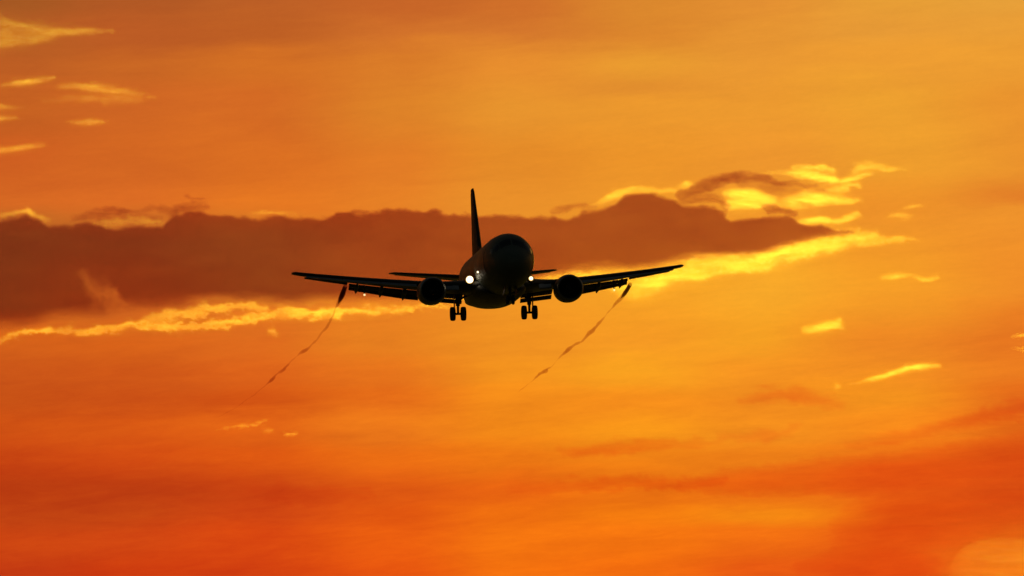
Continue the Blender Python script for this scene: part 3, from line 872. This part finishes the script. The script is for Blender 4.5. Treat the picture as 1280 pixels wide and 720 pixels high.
    b.loft([section(s * x, 27.6 + (x - .5) * 0.62 + (4.1 - (x - .5) * .43) * 0.70, 0.54 + x * math.tan(math.radians(7)) - .02, (4.1 - (x - .5) * .43) * 0.32, 0.09, 0.03) for x in (1.3, 3.0, 4.6, 5.9)])
    b.build('elevator', M['grey'], stab)

    # main gear
    gx, gy = s * 2.61, 16.5
    zb = -3.43                              # lowest point of the tyres
    b = MB()
    b.tube([(gx, gy, -1.35), (gx, gy, -2.35)], [0.17, 0.15], 18)
    b.tube([(gx, gy, -2.3), (gx, gy, zb + .50)], [0.095, 0.09], 16)
    b.tube([(gx - .42, gy, zb + .51), (gx + .42, gy, zb + .51)], 0.085, 14)
    b.tube([(gx, gy - .1, -1.95), (gx - s * 1.1, gy - .1, -1.35)], 0.08, 10)
    b.tube([(gx, gy - .16, zb + .62), (gx, gy - .36, zb + .95), (gx, gy - .16, zb + 1.32)], [0.05, 0.07, 0.05], 8)
    gear = b.build('main_gear', M['dark'], plane, 50)
    for dx in (-0.39, 0.39):
        b = MB()
        w = 0.19
        prof = [(-w, .30), (-w, .40), (-w * .92, .465), (-w * .62, .505), (-w * .3, .515), (0, .517), (w * .3, .515), (w * .62, .505), (w * .92, .465), (w, .40), (w, .30)]
        b.lathe_x([(-w * .7, .27)] + prof + [(w * .7, .27)], (gx + dx, gy, zb + .517), 36)
        b.lathe_x([(-w * .72, .26), (-w * .5, .2), (-w * .9, .1), (w * .9, .1), (w * .5, .2), (w * .72, .26)], (gx + dx, gy, zb + .517), 24, 1)
        b.build('wheel', [M['tyre'], M['metal']], gear, 45)
    b = MB()
    dx = gx + s * 0.24
    b.loft([[(dx, gy - .42, -1.5), (dx, gy + .42, -1.5), (dx + s * .03, gy + .42, -1.5), (dx + s * .03, gy - .42, -1.5)],
            [(dx, gy - .34, -2.5), (dx, gy + .34, -2.5), (dx + s * .03, gy + .34, -2.5), (dx + s * .03, gy - .34, -2.5)]])
    b.build('gear_door', M['grey'], gear, 0)

    # wing root landing lamps
    b = MB()
    lz = -0.86
    b.lathe_y([(-0.24, 0.02), (-0.21, 0.14), (-0.12, 0.23), (0.0, 0.275), (0.04, 0.275)] if s < 0 else [(-0.16, 0.02), (-0.13, 0.09), (-0.06, 0.15), (0.0, 0.165), (0.04, 0.165)], (s * 2.22, 10.85, lz), 26, cap=True)
    ll = b.build('landing_light', M['lamp' if s < 0 else 'small_lamp'], plane, 60)
    b = MB()
    b.lathe_y([(0.0, 0.29), (0.05, 0.30), (0.5, 0.35), (1.1, 0.30), (1.6, 0.1)] if s < 0 else [(0.0, 0.20), (0.05, 0.22), (0.5, 0.30), (1.1, 0.28), (1.6, 0.1)], (s * 2.22, 10.87, lz), 26, cap=True)
    b.build('lamp_housing', M['dark'], ll, 60)

# glowing lens added on the nose side in place of the landing light's reflection
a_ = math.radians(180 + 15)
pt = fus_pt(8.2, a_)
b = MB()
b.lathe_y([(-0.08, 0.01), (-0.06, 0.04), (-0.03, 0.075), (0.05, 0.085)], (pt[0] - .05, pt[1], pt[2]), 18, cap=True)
tl = b.build('fuselage_glint', M['small_lamp'], plane, 60)
MB().lathe_y([(0.02, 0.09), (0.06, 0.10), (0.4, 0.10), (0.7, 0.03)], (pt[0] - .045, pt[1], pt[2]), 18, cap=True).build('lamp_housing', M['paint'], tl)  # made-up body behind the reflection lens

# fin, with the dorsal fillet and rudder


def fin_sec(z, yle, c, tc):
    return [(v * tc * c * 1.1, yle + u * c, z) for u, v in AF]


b = MB()
rs = [fin_sec(1.6, 24.6, 7.0, .055), fin_sec(2.0, 25.3, 6.35, .075), fin_sec(2.5, 26.0, 5.7, .09), fin_sec(4.0, 27.27, 4.62, .092), (fin_sec(5.8, 28.75, 3.35, .09)), fin_sec(7.2, 29.9, 2.40, .085), fin_sec(7.5, 30.25, 2.05, .06)]
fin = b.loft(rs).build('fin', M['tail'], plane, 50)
b = MB()
b.loft([fin_sec(2.1, 30.1, 2.05, .14), fin_sec(4.5, 30.75, 1.5, .13), fin_sec(7.2, 31.5, 0.92, .12)]).build('rudder', M['tail'], fin)
b = MB()
b.loft([[(-.03, 19.8, 1.90), (.03, 19.8, 1.90), (.03, 19.9, 1.85), (-.03, 19.9, 1.85)], [(-.10, 24.7, 1.8), (.10, 24.7, 1.8), (.05, 24.7, 2.35), (-.05, 24.7, 2.35)], [(-.13, 26.2, 1.8), (.13, 26.2, 1.8), (.09, 26.2, 2.8), (-.09, 26.2, 2.8)]]).build('dorsal_fin', M['tail'], plane, 40)

# nose gear
b = MB()
nb = -3.22
b.tube([(0, 4.0, -1.8), (0, 3.95, nb + .34)], [0.10, 0.075], 14)
b.tube([(-.26, 3.95, nb + .345), (.26, 3.95, nb + .345)], 0.05, 12)
b.tube([(0, 4.05, -2.3), (0, 5.0, -1.95)], 0.05, 10)
ng = b.build('nose_gear', M['dark'], plane, 50)
for dx in (-.2, .2):
    b = MB()
    w = .10
    b.lathe_x([(-w * .7, .19), (-w, .2), (-w, .28), (-w * .6, .335), (0, .345), (w * .6, .335), (w, .28), (w, .2), (w * .7, .19)], (dx, 3.95, nb + .345), 30)
    b.lathe_x([(-w * .6, .185), (w * .6, .185)], (dx, 3.95, nb + .345), 20, 1)
    b.build('wheel', [M['tyre'], M['metal']], ng, 45)
for s in (-1, 1):
    b = MB()
    b.loft([[(s * .38, 3.0, -1.9), (s * .38, 4.9, -1.98), (s * .41, 4.9, -1.98), (s * .41, 3.0, -1.9)], [(s * .46, 3.1, -2.45), (s * .46, 4.8, -2.5), (s * .49, 4.8, -2.5), (s * .49, 3.1, -2.45)]])
    b.build('gear_door', M['grey'], ng, 0)

# ------------------------------------------------------------------ vapour trails off the outer flap ends, streaming back along the flight path
V_TRAIL = vol_mat('vapour_trail_smoke', absorb=0.36, acol=(0.42, 0.06, 0.10))
V_CORE = vol_mat('dense_trail_smoke', absorb=1.5, acol=(0.12, 0.03, 0.05))


def trail(label, pts, seed):
    """pts: (px, py, half width px, metres behind the flap)."""
    P = np.array(pts, float)
    n = 150
    q = np.linspace(0, len(P) - 1, n)
    C = np.stack([np.interp(q, np.arange(len(P)), P[:, k]) for k in range(4)], -1)
    for k in (0, 1):                     # soften the corners
        C[1:-1, k] = (C[:-2, k] + 2 * C[1:-1, k] + C[2:, k]) / 4
    tt = np.arange(n)
    wob = fbm(tt / 5.0, tt * 0 + seed, seed, 6, .6)
    thick = np.clip(1.05 + 0.9 * fbm(tt / 4.0, tt * 0 + seed + 5, seed + 2, 6, .65), .35, 1.9)
    grow = np.clip(tt / 30, 0, 1)
    b = MB()
    centre = [at(c[0] + 1.2 * w * g, c[1] + 1.2 * w * g, 447 + c[3]) for c, w, g in zip(C, wob, grow)]
    org = centre[0].copy()
    rad = [max(0.02, 1.25 * c[2] * (447 + c[3]) / FPX * (th * g + 1 - g)) for c, th, g in zip(C, thick, grow)]
    b.tube([p - org for p in centre], rad, 10)
    o = b.build('vapour_trail', V_TRAIL, None, 60)
    o.location = org
    k = 17
    cb = MB()
    cb.tube([p - org for p in centre[:k]], [r_ * q_ for r_, q_ in zip(rad, [.9] * (k - 6) + [.8, .66, .5, .34, .18, .04])], 10)
    cb.build('dense_core', V_CORE, o, 60)
    return tag(o, label, 'vapour trail', 'vapour trails streaming from the flap ends')


trail('fainter brown vapour trail curling down from the left flap end of the airliner',
      [(432, 357, 2.4, 0), (428, 368, 2.8, 5), (423, 379, 2.4, 10), (419, 386, .5, 15), (418, 392, .9, 18), (412, 402, 1.5, 24), (407, 411, 1.2, 29), (396, 424, .7, 36), (386, 435, 1.3, 43), (378, 440, 1.8, 48), (371, 445, .4, 52), (361, 455, .9, 58), (354, 462, 1.7, 64), (347, 467, .7, 68), (340, 474, 1.5, 74), (335, 479, .9, 79), (328, 485, .5, 84), (316, 495, .5, 92), (304, 503, .7, 98), (297, 508, .3, 102), (284, 515, .5, 108), (270, 522, .1, 115)], 3)
trail('thicker wavy brown vapour trail curling down from the right flap end of the airliner',
      [(788, 355, 2.2, 0), (783, 364, 2.3, 5), (776, 373, 2.2, 10), (770, 379, 1.8, 14), (765, 385, .8, 19), (756, 396, .8, 26), (748, 405, 1.8, 32), (741, 413, 1.7, 38), (735, 419, 2.2, 42), (727, 427, 1.2, 48), (718, 431, 1.6, 53), (710, 437, 1.9, 58), (703, 444, 1.2, 64), (697, 450, .3, 68), (688, 459, .7, 74), (682, 464, 2.0, 79), (675, 467, 1.7, 83), (669, 473, .6, 89), (662, 479, .2, 95), (653, 486, .7, 101), (647, 490, .15, 106)], 5)
